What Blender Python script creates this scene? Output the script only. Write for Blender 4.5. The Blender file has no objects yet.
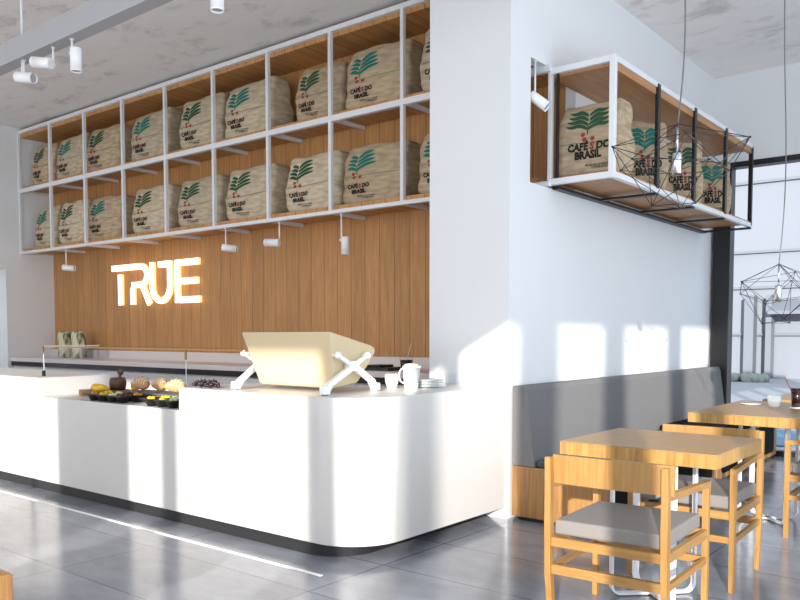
import bpy, bmesh, math, random
from mathutils import Vector, Matrix
from mathutils.bvhtree import BVHTree
random.seed(7)
C = bpy.context.scene
col = C.collection
# ---------------------------------------------------------------- camera
H = 1.36
yaw, pit, foc, cy = 0.6775, 0.053649, 796.7, 377.09
cd = bpy.data.cameras.new('camera'); cam = bpy.data.objects.new('camera', cd); col.objects.link(cam)
cam.location = (0, 0, H)
cam.rotation_euler = (math.pi/2 - pit, 0, yaw)
cd.sensor_width = 36; cd.lens = foc/800*36; cd.shift_x = 0; cd.shift_y = (cy-300)/800
cd.clip_start = .05; cd.clip_end = 300
C.camera = cam
# ---------------------------------------------------------------- light
w = bpy.data.worlds.new('sky'); C.world = w; w.use_nodes = True
bg = w.node_tree.nodes['Background']
bg.inputs[0].default_value = (.80, .90, 1.0, 1); bg.inputs[1].default_value = 1.5
sd = bpy.data.lights.new('sun', 'SUN'); sun = bpy.data.objects.new('sun', sd); col.objects.link(sun)
SD = Vector((-1, 2.15, -.56)).normalized()
sun.rotation_euler = SD.to_track_quat('-Z', 'Y').to_euler()
sun.location = (6, -12, 6)
sd.energy = 7.6; sd.angle = math.radians(.5); sd.color = (1, .95, .87)
def area(name, loc, rot, sx, sy, e, c):
    l = bpy.data.lights.new(name, 'AREA'); l.shape = 'RECTANGLE'; l.size = sx; l.size_y = sy; l.energy = e; l.color = c
    o = bpy.data.objects.new(name, l); o.location = loc; o.rotation_euler = rot; col.objects.link(o)
    return o
# added fill lamps along the street and entrance sides, tilted up for the ceiling
area('fill_side', (1.45, -.5, 2.05), (0, math.pi/2+.55, 0), 3.6, 13, 250, (.80, .90, 1))
area('fill_entrance', (-5.6, -7.2, 2.1), (math.pi/2+1.05, 0, 0), 11, 3.8, 430, (1, .93, .87))
vs = C.view_settings
vs.view_transform = 'Standard'; vs.look = 'None'; vs.exposure = 0.0; vs.gamma = 1; vs.use_curve_mapping = False

# ---------------------------------------------------------------- materials
def newmat(name):
    m = bpy.data.materials.new(name); m.use_nodes = True
    nt = m.node_tree; b = nt.nodes['Principled BSDF']
    return m, nt, b
def lin(c):
    return tuple(((v/255)/12.92 if v/255 <= .04045 else ((v/255+.055)/1.055)**2.4) for v in c) + (1,)
def N(nt, t, **kw):
    n = nt.nodes.new(t)
    for k, v in kw.items(): setattr(n, k, v)
    return n
def simple(name, c, rough=.5, metal=0, noise=0, nscale=20, bump=0, emit=None, es=0, spec=None):
    m, nt, b = newmat(name); c = lin(c)
    b.inputs['Base Color'].default_value = c
    b.inputs['Roughness'].default_value = rough; b.inputs['Metallic'].default_value = metal
    if spec is not None: b.inputs['Specular IOR Level'].default_value = spec
    tc = N(nt, 'ShaderNodeTexCoord'); no = N(nt, 'ShaderNodeTexNoise')
    no.inputs['Scale'].default_value = nscale; no.inputs['Detail'].default_value = 4
    nt.links.new(tc.outputs['Object'], no.inputs['Vector'])
    if noise:
        mx = N(nt, 'ShaderNodeMix', data_type='RGBA')
        mx.inputs[6].default_value = tuple(v*(1-noise) for v in c[:3])+(1,)
        mx.inputs[7].default_value = tuple(min(1, v*(1+noise)) for v in c[:3])+(1,)
        nt.links.new(no.outputs['Fac'], mx.inputs[0]); nt.links.new(mx.outputs[2], b.inputs['Base Color'])
    if bump:
        bp = N(nt, 'ShaderNodeBump'); bp.inputs['Strength'].default_value = bump; bp.inputs['Distance'].default_value = .005
        nt.links.new(no.outputs['Fac'], bp.inputs['Height']); nt.links.new(bp.outputs[0], b.inputs['Normal'])
    if emit:
        b.inputs['Emission Color'].default_value = lin(emit); b.inputs['Emission Strength'].default_value = es
    return m
def math_(nt, op, a, b=None, c=None):
    n = N(nt, 'ShaderNodeMath', operation=op)
    for i, v in enumerate((a, b, c)):
        if v is None: continue
        if isinstance(v, (int, float)): n.inputs[i].default_value = v
        else: nt.links.new(v, n.inputs[i])
    return n.outputs[0]
def wood(name, c1, c2, axis, plank=0, paxis=0, rough=.45, line=.35, lw=.006, gs=1.0):
    """oak: grain runs along axis; optional plank joints every <plank> metres along paxis"""
    m, nt, b = newmat(name)
    tc = N(nt, 'ShaderNodeTexCoord'); mp = N(nt, 'ShaderNodeMapping')
    sc = [38*gs]*3; sc[axis] = 2.2*gs
    mp.inputs['Scale'].default_value = sc
    nt.links.new(tc.outputs['Object'], mp.inputs['Vector'])
    sep = N(nt, 'ShaderNodeSeparateXYZ'); nt.links.new(tc.outputs['Object'], sep.inputs[0])
    vec = mp.outputs[0]
    if plank:
        cell = math_(nt, 'FLOOR', math_(nt, 'DIVIDE', sep.outputs[paxis], plank))
        off = N(nt, 'ShaderNodeCombineXYZ'); 
        for i in range(3): nt.links.new(math_(nt, 'MULTIPLY', cell, 7.3+i*3.1), off.inputs[i])
        va = N(nt, 'ShaderNodeVectorMath', operation='ADD'); nt.links.new(vec, va.inputs[0]); nt.links.new(off.outputs[0], va.inputs[1])
        vec = va.outputs[0]
    no = N(nt, 'ShaderNodeTexNoise'); no.inputs['Scale'].default_value = 1; no.inputs['Detail'].default_value = 6
    no.inputs['Roughness'].default_value = .6; no.inputs['Distortion'].default_value = .6
    nt.links.new(vec, no.inputs['Vector'])
    cr = N(nt, 'ShaderNodeValToRGB'); cr.color_ramp.elements[0].position = .32; cr.color_ramp.elements[1].position = .68
    cr.color_ramp.elements[0].color = lin(c1); cr.color_ramp.elements[1].color = lin(c2)
    nt.links.new(no.outputs['Fac'], cr.inputs[0])
    out = cr.outputs[0]
    if plank:
        wn = N(nt, 'ShaderNodeTexWhiteNoise', noise_dimensions='1D'); nt.links.new(cell, wn.inputs['W'])
        hv = N(nt, 'ShaderNodeHueSaturation')
        nt.links.new(math_(nt, 'MULTIPLY_ADD', wn.outputs['Value'], .18, .91), hv.inputs['Value'])
        nt.links.new(out, hv.inputs['Color']); out = hv.outputs[0]
        fr = math_(nt, 'FRACT', math_(nt, 'DIVIDE', sep.outputs[paxis], plank))
        ln = math_(nt, 'LESS_THAN', fr, lw/plank)
        mx = N(nt, 'ShaderNodeMix', data_type='RGBA'); nt.links.new(math_(nt, 'MULTIPLY', ln, 1-line), mx.inputs[0])
        nt.links.new(out, mx.inputs[6]); mx.inputs[7].default_value = lin((60, 38, 22)); out = mx.outputs[2]
    nt.links.new(out, b.inputs['Base Color']); b.inputs['Roughness'].default_value = rough
    bp = N(nt, 'ShaderNodeBump'); bp.inputs['Strength'].default_value = .12; bp.inputs['Distance'].default_value = .003
    nt.links.new(no.outputs['Fac'], bp.inputs['Height']); nt.links.new(bp.outputs[0], b.inputs['Normal'])
    return m
def glassmat(name, tint=(252, 253, 255), refl=.08):
    m, nt, b = newmat(name); nt.nodes.remove(b)
    tr = N(nt, 'ShaderNodeBsdfTransparent'); tr.inputs[0].default_value = lin(tint)
    gl = N(nt, 'ShaderNodeBsdfGlossy'); gl.inputs['Roughness'].default_value = .02
    fr = N(nt, 'ShaderNodeLayerWeight'); fr.inputs['Blend'].default_value = .12
    ge = N(nt, 'ShaderNodeNewGeometry')
    front = math_(nt, 'SUBTRACT', 1.0, ge.outputs['Backfacing'])
    mx = N(nt, 'ShaderNodeMixShader'); nt.links.new(math_(nt, 'MULTIPLY', math_(nt, 'MINIMUM', math_(nt, 'MULTIPLY', fr.outputs['Fresnel'], refl/.08), .35), front), mx.inputs[0])
    nt.links.new(tr.outputs[0], mx.inputs[1]); nt.links.new(gl.outputs[0], mx.inputs[2])
    nt.links.new(mx.outputs[0], nt.nodes['Material Output'].inputs[0])
    return m
def floor_mat():
    m, nt, b = newmat('floor_tiles')
    tc = N(nt, 'ShaderNodeTexCoord'); sep = N(nt, 'ShaderNodeSeparateXYZ'); nt.links.new(tc.outputs['Object'], sep.inputs[0])
    fx = math_(nt, 'DIVIDE', math_(nt, 'ADD', sep.outputs[0], 2.985+1.43*20), 1.43)
    fy = math_(nt, 'DIVIDE', math_(nt, 'ADD', sep.outputs[1], -2.31+.618*30), .618)
    lx = math_(nt, 'LESS_THAN', math_(nt, 'FRACT', fx), .007/1.43)
    ly = math_(nt, 'LESS_THAN', math_(nt, 'FRACT', fy), .007/.618)
    ln = math_(nt, 'MAXIMUM', lx, ly)
    cx_ = math_(nt, 'FLOOR', fx); cy_ = math_(nt, 'FLOOR', fy)
    wn = N(nt, 'ShaderNodeTexWhiteNoise', noise_dimensions='1D'); nt.links.new(math_(nt, 'MULTIPLY_ADD', cx_, 13.7, cy_), wn.inputs['W'])
    no = N(nt, 'ShaderNodeTexNoise'); no.inputs['Scale'].default_value = 2.2; no.inputs['Detail'].default_value = 8; no.inputs['Roughness'].default_value = .65
    mp = N(nt, 'ShaderNodeMapping'); mp.inputs['Scale'].default_value = (1, 2.2, 1); nt.links.new(tc.outputs['Object'], mp.inputs[0]); nt.links.new(mp.outputs[0], no.inputs['Vector'])
    cr = N(nt, 'ShaderNodeValToRGB'); cr.color_ramp.elements[0].position = .3; cr.color_ramp.elements[1].position = .7
    cr.color_ramp.elements[0].color = lin((118, 121, 130)); cr.color_ramp.elements[1].color = lin((142, 145, 154))
    nt.links.new(no.outputs['Fac'], cr.inputs[0])
    hv = N(nt, 'ShaderNodeHueSaturation'); nt.links.new(cr.outputs[0], hv.inputs['Color'])
    nt.links.new(math_(nt, 'MULTIPLY_ADD', wn.outputs['Value'], .16, .92), hv.inputs['Value'])
    mx = N(nt, 'ShaderNodeMix', data_type='RGBA'); nt.links.new(ln, mx.inputs[0]); nt.links.new(hv.outputs[0], mx.inputs[6]); mx.inputs[7].default_value = lin((48, 48, 52))
    nt.links.new(mx.outputs[2], b.inputs['Base Color'])
    n2 = N(nt, 'ShaderNodeTexNoise'); n2.inputs['Scale'].default_value = 6; n2.inputs['Detail'].default_value = 5; nt.links.new(tc.outputs['Object'], n2.inputs['Vector'])
    nt.links.new(math_(nt, 'MULTIPLY_ADD', n2.outputs['Fac'], .12, .10), b.inputs['Roughness'])
    b.inputs['Specular IOR Level'].default_value = .75
    bp = N(nt, 'ShaderNodeBump'); bp.inputs['Strength'].default_value = .06; bp.inputs['Distance'].default_value = .004
    nt.links.new(n2.outputs['Fac'], bp.inputs['Height']); nt.links.new(bp.outputs[0], b.inputs['Normal'])
    return m
def ceiling_mat():
    m, nt, b = newmat('ceiling_concrete')
    tc = N(nt, 'ShaderNodeTexCoord'); mp = N(nt, 'ShaderNodeMapping'); mp.inputs['Scale'].default_value = (.9, 1.6, 1)
    mp.inputs['Rotation'].default_value = (0, 0, .5); nt.links.new(tc.outputs['Object'], mp.inputs[0])
    no = N(nt, 'ShaderNodeTexNoise'); no.inputs['Scale'].default_value = 2.4; no.inputs['Detail'].default_value = 12; no.inputs['Roughness'].default_value = .68; no.inputs['Distortion'].default_value = .4
    nt.links.new(mp.outputs[0], no.inputs['Vector'])
    cr = N(nt, 'ShaderNodeValToRGB'); e = cr.color_ramp.elements
    e[0].position = .34; e[0].color = lin((214, 210, 208)); e[1].position = .46; e[1].color = lin((243, 240, 238))
    x = e.new(.75); x.color = lin((247, 245, 243))
    nt.links.new(no.outputs['Fac'], cr.inputs[0]); nt.links.new(cr.outputs[0], b.inputs['Base Color']); b.inputs['Roughness'].default_value = .9
    bp = N(nt, 'ShaderNodeBump'); bp.inputs['Strength'].default_value = .1; bp.inputs['Distance'].default_value = .01
    nt.links.new(no.outputs['Fac'], bp.inputs['Height']); nt.links.new(bp.outputs[0], b.inputs['Normal'])
    return m
def burlap(name, c1, c2):
    m, nt, b = newmat(name)
    tc = N(nt, 'ShaderNodeTexCoord')
    no = N(nt, 'ShaderNodeTexNoise'); no.inputs['Scale'].default_value = 7; no.inputs['Detail'].default_value = 6
    mp = N(nt, 'ShaderNodeMapping'); mp.inputs['Scale'].default_value = (1, 1, 3.5); nt.links.new(tc.outputs['Object'], mp.inputs[0]); nt.links.new(mp.outputs[0], no.inputs['Vector'])
    oi = N(nt, 'ShaderNodeObjectInfo')
    cr = N(nt, 'ShaderNodeValToRGB'); cr.color_ramp.elements[0].position = .3; cr.color_ramp.elements[1].position = .7
    cr.color_ramp.elements[0].color = lin(c1); cr.color_ramp.elements[1].color = lin(c2)
    nt.links.new(no.outputs['Fac'], cr.inputs[0])
    hv = N(nt, 'ShaderNodeHueSaturation'); nt.links.new(cr.outputs[0], hv.inputs['Color'])
    nt.links.new(math_(nt, 'MULTIPLY_ADD', oi.outputs['Random'], .2, .9), hv.inputs['Value'])
    wv = N(nt, 'ShaderNodeTexWave', wave_type='BANDS', bands_direction='X'); wv.inputs['Scale'].default_value = 70; wv.inputs['Distortion'].default_value = 1.5
    wz = N(nt, 'ShaderNodeTexWave', wave_type='BANDS', bands_direction='Z'); wz.inputs['Scale'].default_value = 70; wz.inputs['Distortion'].default_value = 1.5
    nt.links.new(tc.outputs['Object'], wv.inputs[0]); nt.links.new(tc.outputs['Object'], wz.inputs[0])
    nt.links.new(hv.outputs[0], b.inputs['Base Color']); b.inputs['Roughness'].default_value = .95; b.inputs['Specular IOR Level'].default_value = .1
    bp = N(nt, 'ShaderNodeBump'); bp.inputs['Strength'].default_value = .35; bp.inputs['Distance'].default_value = .004
    nt.links.new(math_(nt, 'ADD', math_(nt, 'ADD', wv.outputs['Fac'], wz.outputs['Fac']), math_(nt, 'MULTIPLY', no.outputs['Fac'], 4)), bp.inputs['Height'])
    nt.links.new(bp.outputs[0], b.inputs['Normal'])
    return m
M = {}
M['floor'] = floor_mat(); M['ceiling'] = ceiling_mat()
M['plaster'] = simple('white_plaster', (230, 231, 233), .85, noise=.015, nscale=3, bump=.03)
M['plank_wall'] = wood('oak_plank_wall', (176, 124, 70), (202, 150, 94), 2, .19, 0, line=.3)
M['shelf_wood'] = wood('oak_shelf_board', (178, 126, 72), (206, 154, 98), 1, .146, 0, line=.25, lw=.007)
M['box_wood'] = wood('oak_box_board', (160, 112, 68), (190, 138, 88), 1)
M['oak_x'] = wood('oak_grain_sideways', (146, 106, 54), (170, 128, 72), 0, gs=1.6)
M['oak_y'] = wood('oak_grain_lengthways', (146, 106, 54), (170, 128, 72), 1, gs=1.6)
M['oak_z'] = wood('oak_grain_upright', (146, 106, 54), (170, 128, 72), 2, gs=1.6)
M['table_top'] = wood('oak_table_top', (148, 116, 76), (170, 136, 92), 0, gs=2.2, rough=.4)
M['edge'] = wood('oak_table_edge', (146, 106, 50), (184, 142, 80), 2, gs=1.4)
M['bench_wood'] = wood('oak_bench_panel', (142, 100, 56), (170, 126, 76), 2, gs=1.4)
M['white_metal'] = simple('white_painted_steel', (228, 229, 232), .4, noise=.01)
M['lamp_white'] = simple('white_spotlight_enamel', (244, 244, 245), .35, noise=.01)
M['grey_metal'] = simple('grey_painted_steel', (170, 171, 174), .5, noise=.01, nscale=4)
M['black_metal'] = simple('black_painted_steel', (22, 23, 26), .4, noise=.05)
M['black_plinth'] = simple('black_plinth_laminate', (30, 30, 31), .55, noise=.15, nscale=60)
M['counter'] = simple('white_counter_surface', (207, 204, 201), .38, noise=.01, nscale=3)
M['counter2'] = simple('white_back_counter', (232, 222, 218), .45, noise=.01, nscale=3)
M['cabinet'] = simple('white_cabinet_front', (228, 226, 226), .5, noise=.01)
M['cream'] = simple('cream_enamel', (214, 194, 158), .38, noise=.01)
M['ceramic'] = simple('white_ceramic', (238, 242, 240), .2, noise=.01)
M['fabric'] = simple('grey_bench_fabric', (116, 115, 116), .95, noise=.08, nscale=90, bump=.15)
M['cushion'] = simple('grey_seat_fabric', (126, 121, 118), .95, noise=.07, nscale=80, bump=.2)
M['dark_cushion'] = simple('black_leather', (12, 11, 13), .8, noise=.1, spec=.15)
M['slate_cushion'] = simple('dark_slate_fabric', (70, 74, 82), .9, noise=.1)
M['brass'] = simple('brass', (168, 132, 84), .35, 1, noise=.03)
M['chrome'] = simple('chrome', (205, 205, 210), .18, 1, noise=.02)
M['cord'] = simple('grey_cord', (110, 112, 116), .6, noise=.03)
M['sign_face'] = simple('sign_lit_face', (255, 255, 255), .5, emit=(255, 252, 244), es=2.2, noise=.01)
M['sign_glow'] = simple('sign_lit_return', (255, 214, 130), .5, emit=(255, 214, 140), es=1.1, noise=.01)
M['glass'] = glassmat('clear_glass'); M['winglass'] = glassmat('window_glass', (244, 248, 252), .05)
M['burlap_a'] = burlap('burlap_light', (178, 160, 132), (216, 202, 178))
M['burlap_b'] = burlap('burlap_tan', (168, 146, 116), (206, 186, 158))
M['leaf_teal'] = simple('teal_print_ink', (26, 116, 104), .9, noise=.2, nscale=60)
M['leaf_green'] = simple('green_print_ink', (44, 84, 56), .9, noise=.2, nscale=60)
M['berry'] = simple('red_print_ink', (158, 62, 50), .9, noise=.15, nscale=60)
M['ink'] = simple('black_print_ink', (38, 34, 30), .9, noise=.2, nscale=60)
M['stripe'] = simple('stitch_line', (96, 128, 96), .9, noise=.2, nscale=60)
M['dark_wood'] = wood('dark_walnut', (60, 36, 22), (96, 60, 38), 2)
M['board_wood'] = wood('walnut_board', (110, 72, 44), (150, 104, 66), 0)
M['black_tray'] = simple('black_tray_plastic', (20, 20, 22), .35, noise=.1)
M['pastry'] = simple('baked_pastry', (204, 156, 108), .7, noise=.3, nscale=26, bump=.5)
M['sugar'] = simple('pastry_glaze', (236, 206, 172), .6, noise=.1, nscale=40)
M['lemon'] = simple('lemon_peel', (232, 186, 40), .45, noise=.06, bump=.3, nscale=80)
M['orange'] = simple('orange_fruit', (226, 140, 30), .5, noise=.1)
M['grape'] = simple('dark_grape', (38, 22, 34), .25, noise=.2)
M['salad'] = simple('pale_green_salad', (190, 206, 150), .7, noise=.2, nscale=60, bump=.5)
M['berries'] = simple('dark_red_berries', (92, 30, 28), .5, noise=.3, nscale=70, bump=.5)
M['slate'] = simple('slate_plate', (92, 100, 108), .5, noise=.1)
M['cola'] = simple('cola', (42, 16, 10), .15, noise=.05)
M['straw'] = simple('pale_straw', (224, 206, 200), .4, noise=.03)
M['red_straw'] = simple('red_straw', (206, 92, 80), .4, noise=.03)
M['facade'] = simple('outside_white_render', (146, 146, 152), .8, noise=.02, nscale=1)
M['facade_grey'] = simple('outside_grey_frame', (130, 131, 137), .6, noise=.04, nscale=2)
M['pavement'] = simple('outside_pavement', (172, 172, 174), .9, noise=.06, nscale=2)
M['hedge'] = simple('outside_hedge_leaf', (158, 162, 150), .9, noise=.3, nscale=12, bump=.6)
M['blue'] = simple('outside_blue_paint', (96, 144, 172), .6, noise=.03)
m, nt, b = newmat('marbled_green'); M['marble'] = m
tc = N(nt, 'ShaderNodeTexCoord'); mp = N(nt, 'ShaderNodeMapping'); mp.inputs['Scale'].default_value = (16, 16, 5); nt.links.new(tc.outputs['Object'], mp.inputs[0])
no = N(nt, 'ShaderNodeTexNoise'); no.inputs['Scale'].default_value = 1; no.inputs['Detail'].default_value = 5; no.inputs['Distortion'].default_value = 1.4; nt.links.new(mp.outputs[0], no.inputs[0])
cr = N(nt, 'ShaderNodeValToRGB'); e = cr.color_ramp.elements; e[0].position = .38; e[0].color = lin((72, 98, 78)); e[1].position = .5; e[1].color = lin((206, 198, 160)); x = e.new(.7); x.color = lin((232, 226, 206))
nt.links.new(no.outputs[0], cr.inputs[0]); nt.links.new(cr.outputs[0], b.inputs['Base Color']); b.inputs['Roughness'].default_value = .5

# ---------------------------------------------------------------- helpers
def BM(): return bmesh.new()
def box(bm, x0, x1, y0, y1, z0, z1, bev=0, seg=2):
    r = bmesh.ops.create_cube(bm, size=1)
    vs_ = r['verts']
    for v in vs_:
        v.co = Vector(((x0+x1)/2+v.co.x*(x1-x0), (y0+y1)/2+v.co.y*(y1-y0), (z0+z1)/2+v.co.z*(z1-z0)))
    if bev:
        es = list({e for v in vs_ for e in v.link_edges})
        bmesh.ops.bevel(bm, geom=es, offset=bev, segments=seg, affect='EDGES', profile=.5)
    return vs_
def tube(bm, pts, r, n=8, cap=True):
    pts = [Vector(p) for p in pts]; rings = []
    up = None
    for i, p in enumerate(pts):
        d = (pts[min(i+1, len(pts)-1)]-pts[max(i-1, 0)]).normalized()
        if up is None:
            up = Vector((0, 0, 1)) if abs(d.z) < .9 else Vector((1, 0, 0))
        a = d.cross(up).normalized(); b_ = a.cross(d).normalized(); up = b_
        rr = r[i] if isinstance(r, (list, tuple)) else r
        rings.append([bm.verts.new(p+(a*math.cos(t*2*math.pi/n)+b_*math.sin(t*2*math.pi/n))*rr) for t in range(n)])
    for i in range(len(rings)-1):
        for t in range(n):
            f = bm.faces.new((rings[i][t], rings[i][(t+1) % n], rings[i+1][(t+1) % n], rings[i+1][t])); f.smooth = True
    if cap:
        bm.faces.new(rings[0][::-1]); bm.faces.new(rings[-1])
def bar(bm, p, q, wx, wy, bev=0):
    """rectangular bar from p to q; wx, wy are the section sizes"""
    p, q = Vector(p), Vector(q); d = (q-p); L = d.length; d.normalize()
    up = Vector((0, 0, 1)) if abs(d.z) < .9 else Vector((0, 1, 0))
    a = d.cross(up).normalized(); b_ = a.cross(d).normalized()
    vs_ = box(bm, -wx/2, wx/2, -wy/2, wy/2, 0, L, 0)
    for v in vs_: v.co = p+a*v.co.x+b_*v.co.y+d*v.co.z
def lathe(bm, prof, c=(0, 0, 0), n=28, smooth=True):
    c = Vector(c); rings = []
    for r, z in prof:
        if r < 1e-5: rings.append([bm.verts.new(c+Vector((0, 0, z)))])
        else: rings.append([bm.verts.new(c+Vector((r*math.cos(t*2*math.pi/n), r*math.sin(t*2*math.pi/n), z))) for t in range(n)])
    for a, b_ in zip(rings, rings[1:]):
        for t in range(n):
            u = (t+1) % n
            if len(a) == 1 and len(b_) == 1: continue
            if len(a) == 1: f = bm.faces.new((a[0], b_[u], b_[t]))
            elif len(b_) == 1: f = bm.faces.new((a[t], a[u], b_[0]))
            else: f = bm.faces.new((a[t], a[u], b_[u], b_[t]))
            f.smooth = smooth
def prism(bm, poly, z0, z1, mat4=None):
    """extrude a 2-D outline between z0 and z1, optionally moved by a matrix"""
    lo = [bm.verts.new((x, y, z0)) for x, y in poly]; hi = [bm.verts.new((x, y, z1)) for x, y in poly]
    n = len(poly); bm.faces.new(lo[::-1]); bm.faces.new(hi)
    for i in range(n): bm.faces.new((lo[i], lo[(i+1) % n], hi[(i+1) % n], hi[i]))
    if mat4:
        for v in lo+hi: v.co = mat4 @ v.co
    return lo+hi
def sphere(bm, c, r, sc=(1, 1, 1), u=16, v=10):
    rr = bmesh.ops.create_uvsphere(bm, u_segments=u, v_segments=v, radius=r)
    for x in rr['verts']:
        x.co = Vector((x.co.x*sc[0]+c[0], x.co.y*sc[1]+c[1], x.co.z*sc[2]+c[2]))
    for x in rr['verts']:
        for f in x.link_faces: f.smooth = True
def obj(name, bm, mat, parent=None, loc=None, autosmooth=False):
    bmesh.ops.recalc_face_normals(bm, faces=bm.faces[:])
    me = bpy.data.meshes.new(name); bm.to_mesh(me); bm.free()
    for mm in (mat if isinstance(mat, (list, tuple)) else [mat]): me.materials.append(M[mm] if isinstance(mm, str) else mm)
    o = bpy.data.objects.new(name, me); col.objects.link(o)
    if parent: o.parent = parent
    if loc is not None: o.location = loc
    return o
def tag(o, label, cat, group=None, kind=None):
    if label: o['label'] = label
    if cat: o['category'] = cat
    if group: o['group'] = group
    if kind: o['kind'] = kind
    return o
def thing(name, label, cat, loc=(0, 0, 0), rz=0, group=None):
    o = bpy.data.objects.new(name, None); o.empty_display_size = .1; col.objects.link(o)
    o.location = loc; o.rotation_euler = (0, 0, rz)
    return tag(o, label, cat, group)
def struct(name, bm, mat, parent=None):
    o = obj(name, bm, mat, parent)
    if not parent: o['kind'] = 'structure'
    return o
def dup(root, loc, rz=0, label=None, group=None, scale=None):
    r = root.copy(); col.objects.link(r); r.location = loc; r.rotation_euler = (0, 0, rz)
    if label: r['label'] = label
    if group: r['group'] = group
    if scale: r.scale = scale
    for ch in list(root.children):
        c = ch.copy(); col.objects.link(c); c.parent = r
        for g in list(ch.children):
            d = g.copy(); col.objects.link(d); d.parent = c
    return r

# ---------------------------------------------------------------- setting
XL, XR, YB, YF, ZC = -11.47, 1.6, -7.45, 9.53, 4.29
bm = BM(); box(bm, -14, 2.0, -7.8, 10.2, -.12, 0); struct('floor', bm, 'floor')
bm = BM(); box(bm, XL-.1, XR+.2, YB-.2, YF+.2, ZC, ZC+.25); struct('ceiling', bm, 'ceiling')
# left wall with a tall opening towards the viewer
bm = BM(); box(bm, XL-.2, XL, 5.345, 6.3, 0, ZC); box(bm, XL-.2, XL, 2.6, 5.345, 2.29, ZC); box(bm, XL-.2, XL, YB-.2, 2.6, 0, ZC)
struct('wall_left', bm, 'plaster')
bm = BM(); box(bm, -13.6, -13.4, YB, 7, 0, 3.2); struct('wall_corridor', bm, 'plaster')
bm = BM(); box(bm, XL, -3.125, 6.05, 6.3, 0, ZC); struct('wall_rear', bm, 'plank_wall')
bm = BM(); box(bm, XL, -3.75, 6.0, 6.05, 0, 1.14, .003); struct('trim_1', bm, 'counter2')
# the white corner block: face towards the viewer and the long wall with the hole the shelf comes through
bm = BM(); box(bm, -3.75, -3.03, 5.03, 5.13, 0, ZC); struct('wall_column', bm, 'plaster')
bm = BM()
box(bm, -3.12, -3.03, 5.13, 5.32, 0, ZC); box(bm, -3.12, -3.03, 5.32, 6.05, 0, 2.50); box(bm, -3.12, -3.03, 5.32, 6.05, 3.42, ZC)
box(bm, -3.12, -3.03, 6.05, 9.73, 0, ZC)
struct('wall_right', bm, 'plaster')
# far wall above the glazing
bm = BM(); box(bm, -3.12, XR, YF, YF+.2, 3.31, ZC); struct('wall_far', bm, 'plaster')
w1 = BM(); box(w1, -3.0, -2.81, YF-.02, YF+.14, 0, 3.31, .004); box(w1, -2.81, XR, YF-.02, YF+.14, 3.25, 3.31, .004); box(w1, -2.81, XR, YF, YF+.12, 0, .06)
for xx in (-.4,): box(w1, xx, xx+.07, YF, YF+.12, .06, 3.235)
wf = struct('window_1', w1, 'black_metal')
bm = BM(); box(bm, -2.81, XR, YF+.05, YF+.062, .06, 3.235); o = obj('pane', bm, 'winglass', wf)
# sun-side glazed wall (right of the camera) : piers with openings between
ops = [(-6.98, -6.2), (-5.80, -4.79), (-4.12, -3.30), (-2.83, -1.76), (-1.32, -.40), (.05, .98), (1.42, 2.4), (2.85, 3.8), (4.2, 5.2), (5.6, 6.6), (7.0, 8.0), (8.4, 9.3)]
bm = BM(); y = YB
for a, b_ in ops: box(bm, XR, XR+.10, y, a-.215, 0, 4.075); y = b_
box(bm, XR, XR+.10, y, YF+.2, 0, 4.075); box(bm, XR, XR+.10, YB, YF+.2, 4.075, ZC)
struct('wall_street', bm, 'plaster')
bo = [(-9.6, -8.6), (-8.3, -6.9), (-6.6, -5.2), (-4.9, -3.4), (-3.3, -1.9), (-1.85, -1.436), (-.339, .05), (.268, 1.56)]
bm = BM(); x_ = XL
for a, b_ in bo: box(bm, x_, a, YB-.10, YB, 0, 4.15); x_ = b_+.045
box(bm, x_, XR+.1, YB-.10, YB, 0, 4.15); box(bm, XL, XR+.1, YB-.10, YB, 4.15, ZC)
struct('wall_entrance', bm, 'plaster')
bm = BM(); box(bm, -7.6, -3.115, 3.155, 3.182, 0, .0025); struct('floor_reflection_strip', bm, 'lamp_white')  # white strip added in place of a bright reflection on the glossy floor

# outside
bm = BM(); box(bm, -30, 30, 10.2, 40, -.3, -.02); struct('ground_1', bm, 'pavement').name = 'ground'
fb = thing('street_building', 'overexposed white building with grey frames seen through the far window', 'building', (-6.75, 27, -.96))
fb.scale = (1.6875, 1.6875, 1.6875)
bm = BM(); box(bm, -5, 9, 0, 3, 0, 9); obj('wall', bm, 'facade', fb)
bm = BM()
for zz in (.06, 1.35, 2.23, 2.9, 4.2): box(bm, -5, 9, -.06, 0, zz, zz+.05)
for xx in (-1.9, .85, 1.35, 2.9, 4.6): box(bm, xx, xx+.07, -.06, 0, 0, 9)
obj('facade_grid', bm, 'facade_grey', fb)
for xx, ww in ((-.36, .17), (.02, .10), (2.1, .14)):
    bm = BM(); box(bm, xx, xx+ww, -.3, -.06, 0, 2.1 if xx < 2 else 5); obj('column', bm, 'facade_grey', fb)
bm = BM(); prism(bm, [(-.5, 1.80), (0, 2.02), (0, 1.92), (-.5, 1.74)], .1, 3.2, Matrix(((0, 0, 1, 0), (1, 0, 0, 0), (0, 1, 0, 0), (0, 0, 0, 1)))); obj('awning', bm, 'facade_grey', fb)
bm = BM(); box(bm, -3.2, 1.5, 10.5, 12.2, -.019, .0, .002); tag(obj('outdoor_mat', bm, 'blue'), 'flat light blue mat lying on the pavement outside the window', 'mat')
bm = BM(); random.seed(3)
for i in range(46):
    sphere(bm, (-7.3+random.random()*1.2, 24.2+random.random()*.5, .02+random.random()*.10), .10+.05*random.random(), u=6, v=4)
tag(obj('street_hedge', bm, 'hedge'), 'pale green low hedge at the foot of the white building outside', 'hedge')

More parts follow.
